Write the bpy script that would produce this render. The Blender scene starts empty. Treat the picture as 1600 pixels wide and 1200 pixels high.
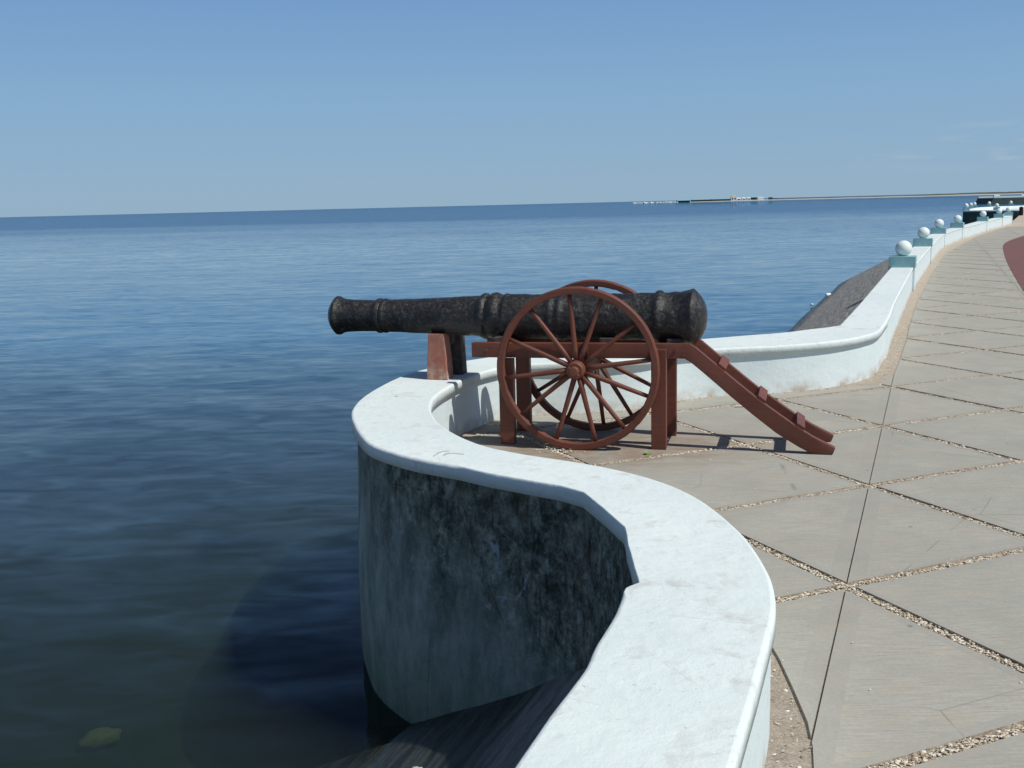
import bpy, bmesh, math, random
from mathutils import Vector, Matrix, noise
from mathutils.geometry import delaunay_2d_cdt
random.seed(7)
S = bpy.context.scene
COL = S.collection

# ------------------------------------------------------------------ camera
F = 1640.0; H = 1.7; SL = -0.0250; YC = 319.5
pitch = math.atan((600 - YC) * math.cos(math.atan(SL)) / F)
roll = math.atan(-SL)
fw = Vector((0, math.cos(pitch), -math.sin(pitch)))
r0 = Vector((1, 0, 0)); u0 = r0.cross(fw)
RX = math.cos(roll) * r0 - math.sin(roll) * u0
UX = math.sin(roll) * r0 + math.cos(roll) * u0
CAM = Vector((0, 0, H))
cd = bpy.data.cameras.new('camera'); cam = bpy.data.objects.new('camera', cd); COL.objects.link(cam)
cam.matrix_world = Matrix(((RX.x, UX.x, -fw.x, 0), (RX.y, UX.y, -fw.y, 0), (RX.z, UX.z, -fw.z, H), (0, 0, 0, 1)))
cd.sensor_width = 36; cd.lens = F / 1600 * 36; cd.clip_start = 0.05; cd.clip_end = 60000
S.camera = cam

def P(px, py, z=0.0):
    """point of the horizontal plane z seen at a pixel of the 1600x1200 photograph"""
    d = fw + RX * ((px - 800) / F) - UX * ((py - 600) / F)
    t = (z - H) / d.z
    return CAM + d * t

# ------------------------------------------------------------------ light
sunv = Vector((0.652, -0.378, 1.0)).normalized()
w = bpy.data.worlds.new('World'); S.world = w; w.use_nodes = True
nt = w.node_tree; bg = nt.nodes['Background']
sk = nt.nodes.new('ShaderNodeTexSky'); sk.sky_type = 'NISHITA'; sk.sun_disc = False
sk.sun_elevation = math.asin(sunv.z)
sk.sun_rotation = math.atan2(sunv.x, sunv.y)
sk.altitude = 0; sk.air_density = 0.65; sk.dust_density = 1.1; sk.ozone_density = 8.0
# pale sea haze low over the horizon, clearing upwards into the deep blue
gc = nt.nodes.new('ShaderNodeTexCoord'); gs = nt.nodes.new('ShaderNodeSeparateXYZ'); nt.links.new(gc.outputs['Generated'], gs.inputs[0])
gr = nt.nodes.new('ShaderNodeValToRGB'); nt.links.new(gs.outputs[2], gr.inputs[0])
ST = 0.075
for k_, (p_, c_) in enumerate([(0.0, (0.318, 0.465, 0.600)), (0.10, (0.250, 0.430, 0.635)), (0.21, (0.165, 0.332, 0.605)), (0.5, (0.10, 0.21, 0.46))]):
    e_ = gr.color_ramp.elements[k_] if k_ < 2 else gr.color_ramp.elements.new(p_)
    e_.position = p_; e_.color = (*c_, 1)
gv_ = nt.nodes.new('ShaderNodeVectorMath'); gv_.operation = 'SCALE'; gv_.inputs['Scale'].default_value = 1 / ST; nt.links.new(gr.outputs[0], gv_.inputs[0])
gm = nt.nodes.new('ShaderNodeMapRange'); gm.interpolation_type = 'SMOOTHSTEP'; nt.links.new(gs.outputs[2], gm.inputs[0])
for i_, v_ in enumerate((0.18, 0.55, 0.90, 0.0)): gm.inputs[i_ + 1].default_value = v_
gx = nt.nodes.new('ShaderNodeMix'); gx.data_type = 'RGBA'; nt.links.new(gm.outputs[0], gx.inputs[0]); nt.links.new(sk.outputs[0], gx.inputs[6]); nt.links.new(gv_.outputs[0], gx.inputs[7])
# two faint wisps of cloud low in the north-east
cm = nt.nodes.new('ShaderNodeMapping'); nt.links.new(gc.outputs['Generated'], cm.inputs[0]); cm.inputs['Scale'].default_value = (9, 9, 60)
cn = nt.nodes.new('ShaderNodeTexNoise'); nt.links.new(cm.outputs[0], cn.inputs[0]); cn.inputs['Scale'].default_value = 2.2; cn.inputs['Detail'].default_value = 6
def mr(sock, a, b, c, d):
    m_ = nt.nodes.new('ShaderNodeMapRange'); nt.links.new(sock, m_.inputs[0])
    for q_, v_ in enumerate((a, b, c, d)): m_.inputs[q_ + 1].default_value = v_
    return m_.outputs[0]
def mm(a, b):
    m_ = nt.nodes.new('ShaderNodeMath'); m_.operation = 'MULTIPLY'; nt.links.new(a, m_.inputs[0])
    if isinstance(b, float): m_.inputs[1].default_value = b
    else: nt.links.new(b, m_.inputs[1])
    return m_.outputs[0]
wf = mm(mm(mm(mr(cn.outputs[0], .52, .68, 0, 1), mr(gs.outputs[0], .28, .42, 0, 1)), mr(gs.outputs[2], .065, .045, 0, 1)), mm(mr(gs.outputs[2], .018, .03, 0, 1), .30))
gy = nt.nodes.new('ShaderNodeMix'); gy.data_type = 'RGBA'; nt.links.new(wf, gy.inputs[0]); nt.links.new(gx.outputs[2], gy.inputs[6]); gy.inputs[7].default_value = (.55 / ST, .58 / ST, .62 / ST, 1)
nt.links.new(gy.outputs[2], bg.inputs[0]); bg.inputs[1].default_value = ST
sd = bpy.data.lights.new('sun', 'SUN'); sd.energy = 3.9; sd.angle = math.radians(0.53); sd.color = (1.0, 0.975, 0.89)
sun = bpy.data.objects.new('sun', sd); COL.objects.link(sun)
sun.rotation_euler = sunv.to_track_quat('Z', 'Y').to_euler(); sun.location = (20, -10, 30)
S.view_settings.view_transform = 'Standard'; S.view_settings.look = 'None'
S.view_settings.exposure = 0.0; S.view_settings.gamma = 1.0
S.render.engine = 'CYCLES'

# ------------------------------------------------------------------ object helpers
def tag(o, label=None, cat=None, group=None, kind=None):
    if label: o['label'] = label
    if cat: o['category'] = cat
    if group: o['group'] = group
    if kind: o['kind'] = kind
    return o
def empty(name, loc=(0, 0, 0), rz=0.0):
    o = bpy.data.objects.new(name, None); COL.objects.link(o); o.location = loc; o.rotation_euler = (0, 0, rz)
    o.empty_display_size = 0.2
    return o
def link(name, bm, mats, parent=None, smooth=False, loc=None):
    bmesh.ops.recalc_face_normals(bm, faces=bm.faces)
    me = bpy.data.meshes.new(name); bm.to_mesh(me); bm.free()
    for m in (mats if isinstance(mats, (list, tuple)) else [mats]): me.materials.append(m)
    if smooth:
        for p in me.polygons: p.use_smooth = True
    o = bpy.data.objects.new(name, me); COL.objects.link(o)
    if parent: o.parent = parent
    if loc: o.location = loc
    return o
def autosmooth(o, ang=35):
    me = o.data
    for p in me.polygons: p.use_smooth = True
    me.set_sharp_from_angle(angle=math.radians(ang)) if hasattr(me, 'set_sharp_from_angle') else None
def add_box(bm, c, s, rot=None, bev=0.0, taper=None, mi=0):
    """box centred at c with size s; taper=(fx,fy) scales the top"""
    vs = []
    for z in (-.5, .5):
        fx, fy = taper if (taper and z > 0) else (1, 1)
        for x, y in ((-.5, -.5), (.5, -.5), (.5, .5), (-.5, .5)):
            v = Vector((x * s[0] * fx, y * s[1] * fy, z * s[2]))
            if rot: v = rot @ v
            vs.append(bm.verts.new(v + Vector(c)))
    fs = [bm.faces.new([vs[i] for i in q]) for q in ((0, 1, 5, 4), (1, 2, 6, 5), (2, 3, 7, 6), (3, 0, 4, 7), (4, 5, 6, 7), (3, 2, 1, 0))]
    for f in fs: f.material_index = mi
    if bev:
        es = list({e for f in fs for e in f.edges})
        bmesh.ops.bevel(bm, geom=es, offset=bev, segments=2, affect='EDGES', profile=0.7)
    return fs
def add_tube(bm, a, b, ra, rb, n=14, caps=True, rings=2):
    a = Vector(a); b = Vector(b); d = (b - a).normalized()
    q = d.to_track_quat('Z', 'Y')
    R = []
    for k in range(rings):
        t = k / (rings - 1); c = a.lerp(b, t); r = ra + (rb - ra) * t
        R.append([bm.verts.new(c + q @ Vector((r * math.cos(2 * math.pi * i / n), r * math.sin(2 * math.pi * i / n), 0))) for i in range(n)])
    for k in range(rings - 1):
        for i in range(n):
            bm.faces.new((R[k][i], R[k][(i + 1) % n], R[k + 1][(i + 1) % n], R[k + 1][i]))
    if caps: bm.faces.new(R[0][::-1]); bm.faces.new(R[-1])
def add_lathe(bm, prof, axis='X', n=48, disp=None, c=(0, 0, 0)):
    rings = []
    for s, r in prof:
        ring = []
        for i in range(n):
            a = 2 * math.pi * i / n
            rr = r
            if disp: rr = r + disp(s, a, r)
            if axis == 'X': p = (s, rr * math.cos(a), rr * math.sin(a))
            elif axis == 'Y': p = (rr * math.cos(a), s, rr * math.sin(a))
            else: p = (rr * math.cos(a), rr * math.sin(a), s)
            ring.append(bm.verts.new(Vector(p) + Vector(c)))
        rings.append(ring)
    for k in range(len(rings) - 1):
        for i in range(n):
            bm.faces.new((rings[k][i], rings[k][(i + 1) % n], rings[k + 1][(i + 1) % n], rings[k + 1][i]))
    if prof[0][1] > 1e-5: bm.faces.new(rings[0][::-1])
    if prof[-1][1] > 1e-5: bm.faces.new(rings[-1])
    return rings
def fbm(p, o=4, h=1.0):
    return noise.fractal(p, h, 2.0, o)

# ------------------------------------------------------------------ materials
class NB:
    def __init__(s, name, rough=0.6, spec=0.5):
        s.m = bpy.data.materials.new(name); s.m.use_nodes = True; s.t = s.m.node_tree
        s.b = s.t.nodes['Principled BSDF']; s.b.inputs['Roughness'].default_value = rough
        s.b.inputs['Specular IOR Level'].default_value = spec
        s.co = s.t.nodes.new('ShaderNodeTexCoord')
    def n(s, typ, **kw):
        x = s.t.nodes.new(typ)
        for k, v in kw.items(): setattr(x, k, v)
        return x
    def l(s, a, b): s.t.links.new(a, b)
    def vec(s, scale=(1, 1, 1), rot=(0, 0, 0), src='Object', loc=(0, 0, 0)):
        m = s.n('ShaderNodeMapping'); m.inputs['Scale'].default_value = scale; m.inputs['Rotation'].default_value = rot
        m.inputs['Location'].default_value = loc
        if src == 'Pos': g = s.n('ShaderNodeNewGeometry'); s.l(g.outputs['Position'], m.inputs[0])
        else: s.l(s.co.outputs[src], m.inputs[0])
        return m.outputs[0]
    def noise(s, v, scale, detail=6, rough=0.6, dist=0.0):
        x = s.n('ShaderNodeTexNoise'); s.l(v, x.inputs['Vector']); x.inputs['Scale'].default_value = scale
        x.inputs['Detail'].default_value = detail; x.inputs['Roughness'].default_value = rough; x.inputs['Distortion'].default_value = dist
        return x.outputs[0]
    def vor(s, v, scale, feature='F1', out='Distance', rnd=1.0):
        x = s.n('ShaderNodeTexVoronoi'); x.feature = feature; s.l(v, x.inputs['Vector']); x.inputs['Scale'].default_value = scale
        x.inputs['Randomness'].default_value = rnd
        return x.outputs[out]
    def ramp(s, f, stops):
        r = s.n('ShaderNodeValToRGB'); s.l(f, r.inputs[0]); el = r.color_ramp.elements
        while len(el) < len(stops): el.new(0.5)
        for e, (p, c) in zip(el, stops):
            e.position = p; e.color = (c, c, c, 1) if isinstance(c, (int, float)) else (*c, 1)
        return r.outputs[0]
    def rng(s, f, a, b, c=0.0, d=1.0):
        r = s.n('ShaderNodeMapRange'); s.l(f, r.inputs[0])
        for i, v in enumerate((a, b, c, d)): r.inputs[i + 1].default_value = v
        return r.outputs[0]
    def mix(s, f, a, b, typ='MIX'):
        m = s.n('ShaderNodeMix', data_type='RGBA', blend_type=typ)
        for sock, v in ((m.inputs[0], f), (m.inputs[6], a), (m.inputs[7], b)):
            if isinstance(v, (int, float)): sock.default_value = v
            elif isinstance(v, tuple): sock.default_value = (*v, 1)
            else: s.l(v, sock)
        return m.outputs[2]
    def math(s, op, a, b=None, c=None):
        m = s.n('ShaderNodeMath', operation=op)
        for i, v in enumerate((a, b, c)):
            if v is None: continue
            if isinstance(v, (int, float)): m.inputs[i].default_value = v
            else: s.l(v, m.inputs[i])
        return m.outputs[0]
    def col(s, c):
        if isinstance(c, tuple): s.b.inputs['Base Color'].default_value = (*c, 1)
        else: s.l(c, s.b.inputs['Base Color'])
    def rough(s, r): s.l(r, s.b.inputs['Roughness'])
    def bump(s, hgt, strength=0.5, dist=0.01, prev=None):
        b = s.n('ShaderNodeBump'); b.inputs['Strength'].default_value = strength; b.inputs['Distance'].default_value = dist
        s.l(hgt, b.inputs['Height'])
        if prev is not None: s.l(prev, b.inputs['Normal'])
        s.l(b.outputs[0], s.b.inputs['Normal'])
        return b.outputs[0]

def m_white():
    k = NB('white_limewash', 0.75, 0.3); v = k.vec(src='Pos')
    a = k.noise(v, 1.3, 5, 0.6); b = k.noise(v, 9, 6, 0.7, 0.6); c = k.noise(k.vec((1, 1, 1), src='Pos'), 38, 4, 0.7)
    base = k.mix(k.rng(a, 0.3, 0.7), (0.66, 0.735, 0.725), (0.735, 0.80, 0.785))
    st = k.math('MULTIPLY', k.rng(b, 0.50, 0.66), k.rng(k.noise(v, 2.6, 3), 0.44, 0.62))
    base = k.mix(k.math('MULTIPLY', st, 0.55), base, (0.43, 0.385, 0.38))
    hc = k.math('MULTIPLY', k.rng(k.vor(k.vec((1, 1, 1), src='Pos'), 2.3, 'DISTANCE_TO_EDGE'), 0.0, 0.004, 1.0, 0.0), k.rng(k.noise(v, 4, 3), 0.52, 0.58))
    base = k.mix(k.math('MULTIPLY', hc, 0.35), base, (0.30, 0.29, 0.28))
    base = k.mix(k.rng(k.noise(v, 0.8, 4, 0.6), 0.42, 0.62, 0.0, 0.35), base, (0.60, 0.66, 0.66))
    sp = k.math('MULTIPLY', k.rng(c, 0.62, 0.70), k.rng(k.noise(v, 3.3, 2), 0.5, 0.62))
    base = k.mix(k.math('MULTIPLY', sp, 0.7), base, (0.33, 0.28, 0.26))
    k.col(base)
    n1 = k.bump(k.noise(v, 14, 6, 0.6), 0.35, 0.02); k.bump(k.noise(v, 130, 3, 0.6), 0.25, 0.003, n1)
    return k.m
def m_inner():
    k = NB('white_wall_paint', 0.75, 0.3); v = k.vec(src='Pos')
    a = k.noise(v, 2.0, 5, 0.6); c = k.noise(k.vec((1, 1, .35), src='Pos'), 26, 4, 0.7)
    base = k.mix(k.rng(a, 0.3, 0.7), (0.63, 0.72, 0.735), (0.70, 0.775, 0.78))
    g = k.n('ShaderNodeSeparateXYZ'); k.l(v, g.inputs[0])
    low = k.rng(g.outputs[2], 0.0, 0.10, 1.0, 0.0)
    base = k.mix(k.math('MULTIPLY', low, k.rng(k.noise(v, 7, 4), 0.4, 0.65)), base, (0.46, 0.40, 0.33))
    sp = k.math('MULTIPLY', k.rng(c, 0.60, 0.72), k.rng(k.noise(v, 2.2, 2), 0.5, 0.62))
    base = k.mix(k.math('MULTIPLY', sp, 0.5), base, (0.45, 0.42, 0.40))
    k.col(base); n1 = k.bump(k.noise(v, 12, 5), 0.3, 0.02); k.bump(k.noise(v, 150, 3), 0.25, 0.003, n1)
    return k.m
def m_outer():
    k = NB('weathered_sea_plaster', 0.8, 0.2); v = k.vec(src='Pos'); vs = k.vec((1, 1, 0.8), src='Pos'); vl = k.vec((1, 1, 0.16), src='Pos')
    g = k.n('ShaderNodeSeparateXYZ'); k.l(v, g.inputs[0]); z = g.outputs[2]
    n0 = k.noise(k.vec((1, 1, .85), src='Pos'), 7.5, 10, 0.8, 0.25); n1 = k.noise(vs, 19, 8, 0.78, 0.2); n2 = k.noise(vs, 24, 6, 0.75, 0.3); n3 = k.noise(v, 4.0, 5, 0.65, .5)
    st = k.noise(vl, 17, 6, 0.7, 0.2)
    base = k.mix(k.rng(n0, 0.38, 0.62), (0.022, 0.036, 0.028), (0.42, 0.45, 0.38))
    base = k.mix(k.rng(n1, 0.44, 0.60, 0, 0.85), base, (0.026, 0.036, 0.026))
    base = k.mix(k.math('MULTIPLY', k.math('MULTIPLY', k.rng(n3, 0.47, 0.60), 0.55), k.rng(n2, 0.40, 0.56)), base, (0.17, 0.15, 0.10))
    base = k.mix(k.math('MULTIPLY', k.rng(st, 0.62, 0.74), 0.15), base, (0.24, 0.28, 0.29))
    base = k.mix(k.math('MULTIPLY', k.rng(k.noise(vl, 30, 4, .6), 0.56, 0.66), 0.55), base, (0.010, 0.014, 0.013))
    fl = k.math('MULTIPLY', k.rng(k.noise(vs, 4.6, 3, 0.6, 1.2), 0.66, 0.685), k.rng(k.noise(v, 31, 3), 0.38, 0.5))
    base = k.mix(k.math('MULTIPLY', fl, 0.85), base, (0.36, 0.40, 0.43))
    # thin pale film low on the wall, scum near the water, heavier on the open left side
    dd = k.math('ADD', k.math('MULTIPLY', g.outputs[0], -0.75), k.math('MULTIPLY', k.noise(k.vec((2.0, 2.0, .5), src='Pos'), 2.2, 5), 1.5))
    zz = k.math('SUBTRACT', k.math('ADD', z, 0.2), dd)
    low = k.rng(zz, -0.75, -1.35, 0.0, 1.0)
    film = k.mix(k.rng(k.noise(k.vec((3, 3, 1.1), src='Pos'), 2.2, 8, 0.7), 0.36, 0.66), (0.15, 0.21, 0.18), (0.40, 0.46, 0.43))
    base = k.mix(k.math('MULTIPLY', low, 0.9), base, film)
    base = k.mix(k.rng(z, -0.55, -1.0, 0.0, 0.6), base, (0.085, 0.12, 0.075))
    cr = k.rng(k.vor(k.vec((1, 1, .6), src='Pos'), 0.9, 'DISTANCE_TO_EDGE'), 0.0, 0.003, 1.0, 0.0)
    base = k.mix(k.math('MULTIPLY', k.math('MULTIPLY', cr, 0.7), k.rng(n3, 0.5, 0.55)), base, (0.008, 0.008, 0.008))
    k.col(base); b1 = k.bump(n1, 0.7, 0.02); k.bump(n2, 0.6, 0.007, b1)
    return k.m
def m_conc(name, border=False, ang=0.0):
    k = NB(name, 0.88, 0.22); v = k.vec(src='Pos')
    at = k.n('ShaderNodeAttribute', attribute_name='tint'); t = at.outputs['Fac']
    a = k.noise(v, 2.4, 6, 0.62); f = k.noise(v, 60, 5, 0.75)
    if border: base = k.mix(k.rng(a, 0.3, 0.7), (0.345, 0.335, 0.298), (0.41, 0.398, 0.352))
    else: base = k.mix(k.rng(a, 0.3, 0.7), (0.385, 0.378, 0.333), (0.48, 0.468, 0.415))
    base = k.mix(k.math('MULTIPLY', k.math('SUBTRACT', t, 0.45), 0.8), base, (0.50, 0.475, 0.42)) if not border else base
    base = k.mix(k.rng(f, 0.35, 0.7, 0.0, 0.35), base, (0.20, 0.19, 0.17))
    vb = k.vec((1.0, 26, 1), (0, 0, ang), src='Pos')
    br = k.noise(vb, 6.5, 5, 0.65, 0.25)
    if not border: base = k.mix(k.rng(br, 0.42, 0.72, 0.0, 0.75), base, (0.25, 0.235, 0.195))
    base = k.mix(k.rng(k.noise(v, 1.1, 6, 0.7, .4), 0.40, 0.66, 0.0, 0.4), base, (0.32, 0.315, 0.28))
    rs = k.math('MULTIPLY', k.rng(k.noise(k.vec((1, 2.6, 1), (0, 0, ang), src='Pos'), 1.9, 5, 0.7), 0.52, 0.70), 0.28)
    base = k.mix(rs, base, (0.47, 0.36, 0.25))
    ck = k.math('MULTIPLY', k.rng(k.vor(k.vec((1, 1, 1), src='Pos', loc=(5, 2, 0)), 0.8, 'DISTANCE_TO_EDGE'), 0.0, 0.0035, 1.0, 0.0), k.rng(k.noise(v, 1.4, 3), 0.52, 0.56))
    base = k.mix(k.math('MULTIPLY', ck, 0.5), base, (0.15, 0.13, 0.11))
    # dark spots and specks
    sp = k.math('MULTIPLY', k.rng(k.vor(v, 3.2), 0.03, 0.05, 1.0, 0.0), 0.55)
    base = k.mix(sp, base, (0.11, 0.10, 0.10))
    sw = k.math('MULTIPLY', k.rng(k.vor(k.vec(src='Pos', loc=(3, 7, 0)), 5.5), 0.02, 0.035, 1.0, 0.0), 0.8)
    base = k.mix(sw, base, (0.62, 0.60, 0.54))
    # rust-brown grime collected under the gun carriage
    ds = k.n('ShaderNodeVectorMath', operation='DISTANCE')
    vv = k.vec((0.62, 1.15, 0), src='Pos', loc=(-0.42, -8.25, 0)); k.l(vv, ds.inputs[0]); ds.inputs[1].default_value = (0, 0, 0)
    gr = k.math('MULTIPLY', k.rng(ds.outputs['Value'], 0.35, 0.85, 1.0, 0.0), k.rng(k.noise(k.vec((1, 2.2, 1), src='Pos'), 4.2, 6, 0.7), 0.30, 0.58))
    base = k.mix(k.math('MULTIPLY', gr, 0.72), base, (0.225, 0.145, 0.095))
    k.col(base)
    b1 = k.bump(br if not border else a, 0.5 if not border else 0.15, 0.004); k.bump(f, 0.5, 0.002, b1)
    return k.m
def m_soil():
    k = NB('shell_grit_ground', 0.95, 0.15); v = k.vec(src='Pos'); vs = k.vec((1, 2.3, 1), (0, 0, -.25), src='Pos')
    a = k.noise(v, 9, 7, 0.7); c = k.vor(v, 85)
    base = k.mix(k.rng(a, 0.3, 0.7), (0.46, 0.385, 0.31), (0.62, 0.535, 0.44))
    base = k.mix(k.rng(c, 0.05, 0.3, 0.35, 0.0), base, (0.68, 0.60, 0.47))
    base = k.mix(k.rng(k.noise(vs, 13, 6, 0.7), 0.58, 0.70, 0, .75), base, (0.17, 0.11, 0.075))
    base = k.mix(k.rng(k.noise(v, 45, 4, 0.7), 0.60, 0.68), base, (0.70, 0.64, 0.52))
    k.col(base); b1 = k.bump(k.noise(vs, 12, 7, 0.7), 1.0, 0.05); k.bump(k.vor(v, 85), 0.6, 0.006, b1)
    return k.m
def m_peb(name, c1, c2):
    k = NB(name, 0.75, 0.3); v = k.vec(src='Pos'); k.col(k.mix(k.noise(v, 60, 3), c1, c2)); k.bump(k.noise(v, 300, 3), 0.3, 0.002)
    return k.m
def m_wood():
    k = NB('red_brown_painted_timber', 0.55, 0.4); v = k.vec(src='Object')
    a = k.noise(v, 3.5, 6, 0.65); g = k.noise(k.vec((3, 26, 26)), 2.2, 5, 0.6); f = k.noise(v, 28, 5, 0.7)
    base = k.mix(k.rng(a, 0.3, 0.7), (0.118, 0.035, 0.022), (0.232, 0.066, 0.038))
    base = k.mix(k.rng(g, 0.45, 0.72, 0, 0.45), base, (0.075, 0.028, 0.020))
    base = k.mix(k.math('MULTIPLY', k.rng(f, 0.60, 0.72), 0.5), base, (0.22, 0.13, 0.095))
    base = k.mix(k.math('MULTIPLY', k.rng(k.noise(v, 7, 7, 0.75), 0.46, 0.64), 0.65), base, (0.085, 0.045, 0.032))
    k.col(base); k.rough(k.rng(a, 0.3, 0.7, 0.42, 0.68)); b1 = k.bump(g, 0.35, 0.003); k.bump(f, 0.3, 0.002, b1)
    return k.m
def m_prop():
    k = NB('worn_red_timber', 0.75, 0.3); v = k.vec(src='Object')
    a = k.noise(v, 9, 6, 0.65); b = k.noise(v, 22, 5, 0.7)
    g = k.n('ShaderNodeSeparateXYZ'); k.l(v, g.inputs[0])
    base = k.mix(k.rng(a, 0.3, 0.7), (0.30, 0.10, 0.07), (0.46, 0.20, 0.14))
    base = k.mix(k.rng(b, 0.5, 0.68, 0, 0.7), base, (0.34, 0.24, 0.19))
    base = k.mix(k.math('MULTIPLY', k.rng(g.outputs[2], 0.14, 0.0), k.rng(b, 0.42, 0.62)), base, (0.46, 0.37, 0.30))
    k.col(base); k.bump(b, 0.5, 0.005)
    return k.m
def m_dark():
    k = NB('weathered_dark_timber', 0.85, 0.2); v = k.vec(src='Object'); a = k.noise(v, 14, 6, 0.7)
    k.col(k.mix(k.rng(a, 0.35, 0.7), (0.035, 0.028, 0.026), (0.13, 0.11, 0.10))); k.bump(a, 0.5, 0.005)
    return k.m
def m_iron():
    k = NB('tarred_corroded_iron', 0.5, 0.42); v = k.vec(src='Object')
    a = k.noise(v, 7, 8, 0.72, 0.4); b = k.noise(v, 30, 6, 0.75); c = k.vor(k.vec(), 30); d = k.noise(v, 85, 4, 0.7)
    base = k.mix(k.rng(a, 0.32, 0.68), (0.008, 0.008, 0.009), (0.034, 0.032, 0.029))
    base = k.mix(k.math('MULTIPLY', k.rng(b, 0.52, 0.68), 0.65), base, (0.105, 0.108, 0.108))  # grey mottle that also paints highlights into the iron
    base = k.mix(k.math('MULTIPLY', k.rng(k.noise(v, 3.6, 5, 0.7), 0.56, 0.68), 0.35), base, (0.075, 0.032, 0.022))
    base = k.mix(k.math('MULTIPLY', k.math('MULTIPLY', k.rng(d, 0.60, 0.70), k.rng(k.noise(v, 4.5, 3), .46, .60)), 0.5), base, (0.30, 0.31, 0.31))
    k.col(base); k.rough(k.rng(b, 0.3, 0.7, 0.27, 0.46))
    b1 = k.bump(a, 0.8, 0.012); b2 = k.bump(c, 0.45, 0.006, b1); k.bump(b, 0.9, 0.007, b2)
    return k.m
def m_water():
    k = NB('sea_water', 0.03, 0.5); t = k.t
    t.nodes.remove(k.b)
    out = t.nodes['Material Output']
    geo = k.n('ShaderNodeNewGeometry'); pos = geo.outputs['Position']
    def mp(sc, rot=0.0, loc=(0, 0, 0)):
        m = k.n('ShaderNodeMapping'); m.inputs['Scale'].default_value = sc; m.inputs['Rotation'].default_value = (0, 0, rot)
        m.inputs['Location'].default_value = loc; k.l(pos, m.inputs[0]); return m.outputs[0]
    big = k.noise(mp((0.35, 1.0, 1), 0.05), 0.016, 4, 0.55)
    def ncol(v, scale, detail, rough, dist):
        x = k.n('ShaderNodeTexNoise'); k.l(v, x.inputs['Vector']); x.inputs['Scale'].default_value = scale
        x.inputs['Detail'].default_value = detail; x.inputs['Roughness'].default_value = rough; x.inputs['Distortion'].default_value = dist
        sb = k.n('ShaderNodeVectorMath', operation='SUBTRACT'); k.l(x.outputs['Color'], sb.inputs[0]); sb.inputs[1].default_value = (0.5, 0.5, 0.5)
        return sb.outputs[0]
    def vsc(v, f):
        m = k.n('ShaderNodeVectorMath', operation='MULTIPLY'); k.l(v, m.inputs[0]); m.inputs[1].default_value = f; return m.outputs[0]
    def vadd(a, b):
        m = k.n('ShaderNodeVectorMath', operation='ADD'); k.l(a, m.inputs[0]); k.l(b, m.inputs[1]); return m.outputs[0]
    # wave slopes at three sizes; wind-ruffled water offshore, smoother slicks nearer in
    sl = vadd(vsc(ncol(mp((0.34, 1.0, 1), 0.10), 1.1, 1, 0.4, 1.0), (0.04, 0.12, 0)),
         vadd(vsc(ncol(mp((0.42, 1.0, 1), -0.16), 3.4, 1, 0.4, 1.1), (0.045, 0.135, 0)),
         vadd(vsc(ncol(mp((0.5, 1.0, 1), 0.3), 12.0, 1, 0.5, 0.6), (0.012, 0.03, 0)),
              vsc(ncol(mp((0.5, 1.0, 1), 0.2), 0.33, 2, 0.5, 0.2), (0.02, 0.04, 0)))))
    sp = k.n('ShaderNodeSeparateXYZ'); k.l(pos, sp.inputs[0])
    off = k.rng(sp.outputs[1], 50, 260, 0.9, 4.0)
    amp = k.math('MULTIPLY', off, k.rng(big, 0.34, 0.66, 0.9, 1.15))
    sc_ = k.n('ShaderNodeVectorMath', operation='SCALE'); k.l(sl, sc_.inputs[0]); k.l(amp, sc_.inputs['Scale'])
    ad = k.n('ShaderNodeVectorMath', operation='ADD'); k.l(sc_.outputs[0], ad.inputs[0]); ad.inputs[1].default_value = (0, 0, 1)
    bp = k.n('ShaderNodeVectorMath', operation='NORMALIZE'); k.l(ad.outputs[0], bp.inputs[0])
    gl = k.n('ShaderNodeBsdfGlossy'); gl.inputs['Roughness'].default_value = 0.03; k.l(bp.outputs[0], gl.inputs['Normal'])
    k.l(k.mix(k.rng(k.math('ADD', sp.outputs[1], k.math('MULTIPLY', k.math('SUBTRACT', big, .5), 300)), 50, 230), (1.0, 1.0, 1.0), (0.50, 0.60, 0.74)), gl.inputs['Color'])
    fr = k.n('ShaderNodeFresnel'); fr.inputs['IOR'].default_value = 1.333; k.l(bp.outputs[0], fr.inputs['Normal'])
    df = k.n('ShaderNodeBsdfDiffuse'); murk = k.mix(k.rng(k.noise(mp((1, 1, 1)), 0.55, 4), 0.35, 0.65), (0.012, 0.022, 0.026), (0.024, 0.030, 0.024))
    deep = k.rng(sp.outputs[1], 9, 24)
    murk = k.mix(deep, murk, (0.020, 0.110, 0.205))
    k.l(murk, df.inputs['Color'])
    tr = k.n('ShaderNodeBsdfTransparent'); tr.inputs['Color'].default_value = (1, 1, 1, 1)
    body = k.n('ShaderNodeMixShader'); k.l(k.rng(deep, 0, 1, 0.97, 0.12), body.inputs[0]); k.l(df.outputs[0], body.inputs[1]); k.l(tr.outputs[0], body.inputs[2])
    mx = k.n('ShaderNodeMixShader'); k.l(fr.outputs[0], mx.inputs[0]); k.l(body.outputs[0], mx.inputs[1]); k.l(gl.outputs[0], mx.inputs[2])
    k.l(mx.outputs[0], out.inputs['Surface'])
    pv = k.n('ShaderNodeVolumePrincipled'); pv.inputs['Color'].default_value = (0.085, 0.115, 0.09, 1); pv.inputs['Density'].default_value = 2.6
    pv.inputs['Absorption Color'].default_value = (0.35, 0.5, 0.45, 1); pv.inputs['Anisotropy'].default_value = 0.4
    k.l(pv.outputs[0], out.inputs['Volume'])
    return k.m
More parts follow.
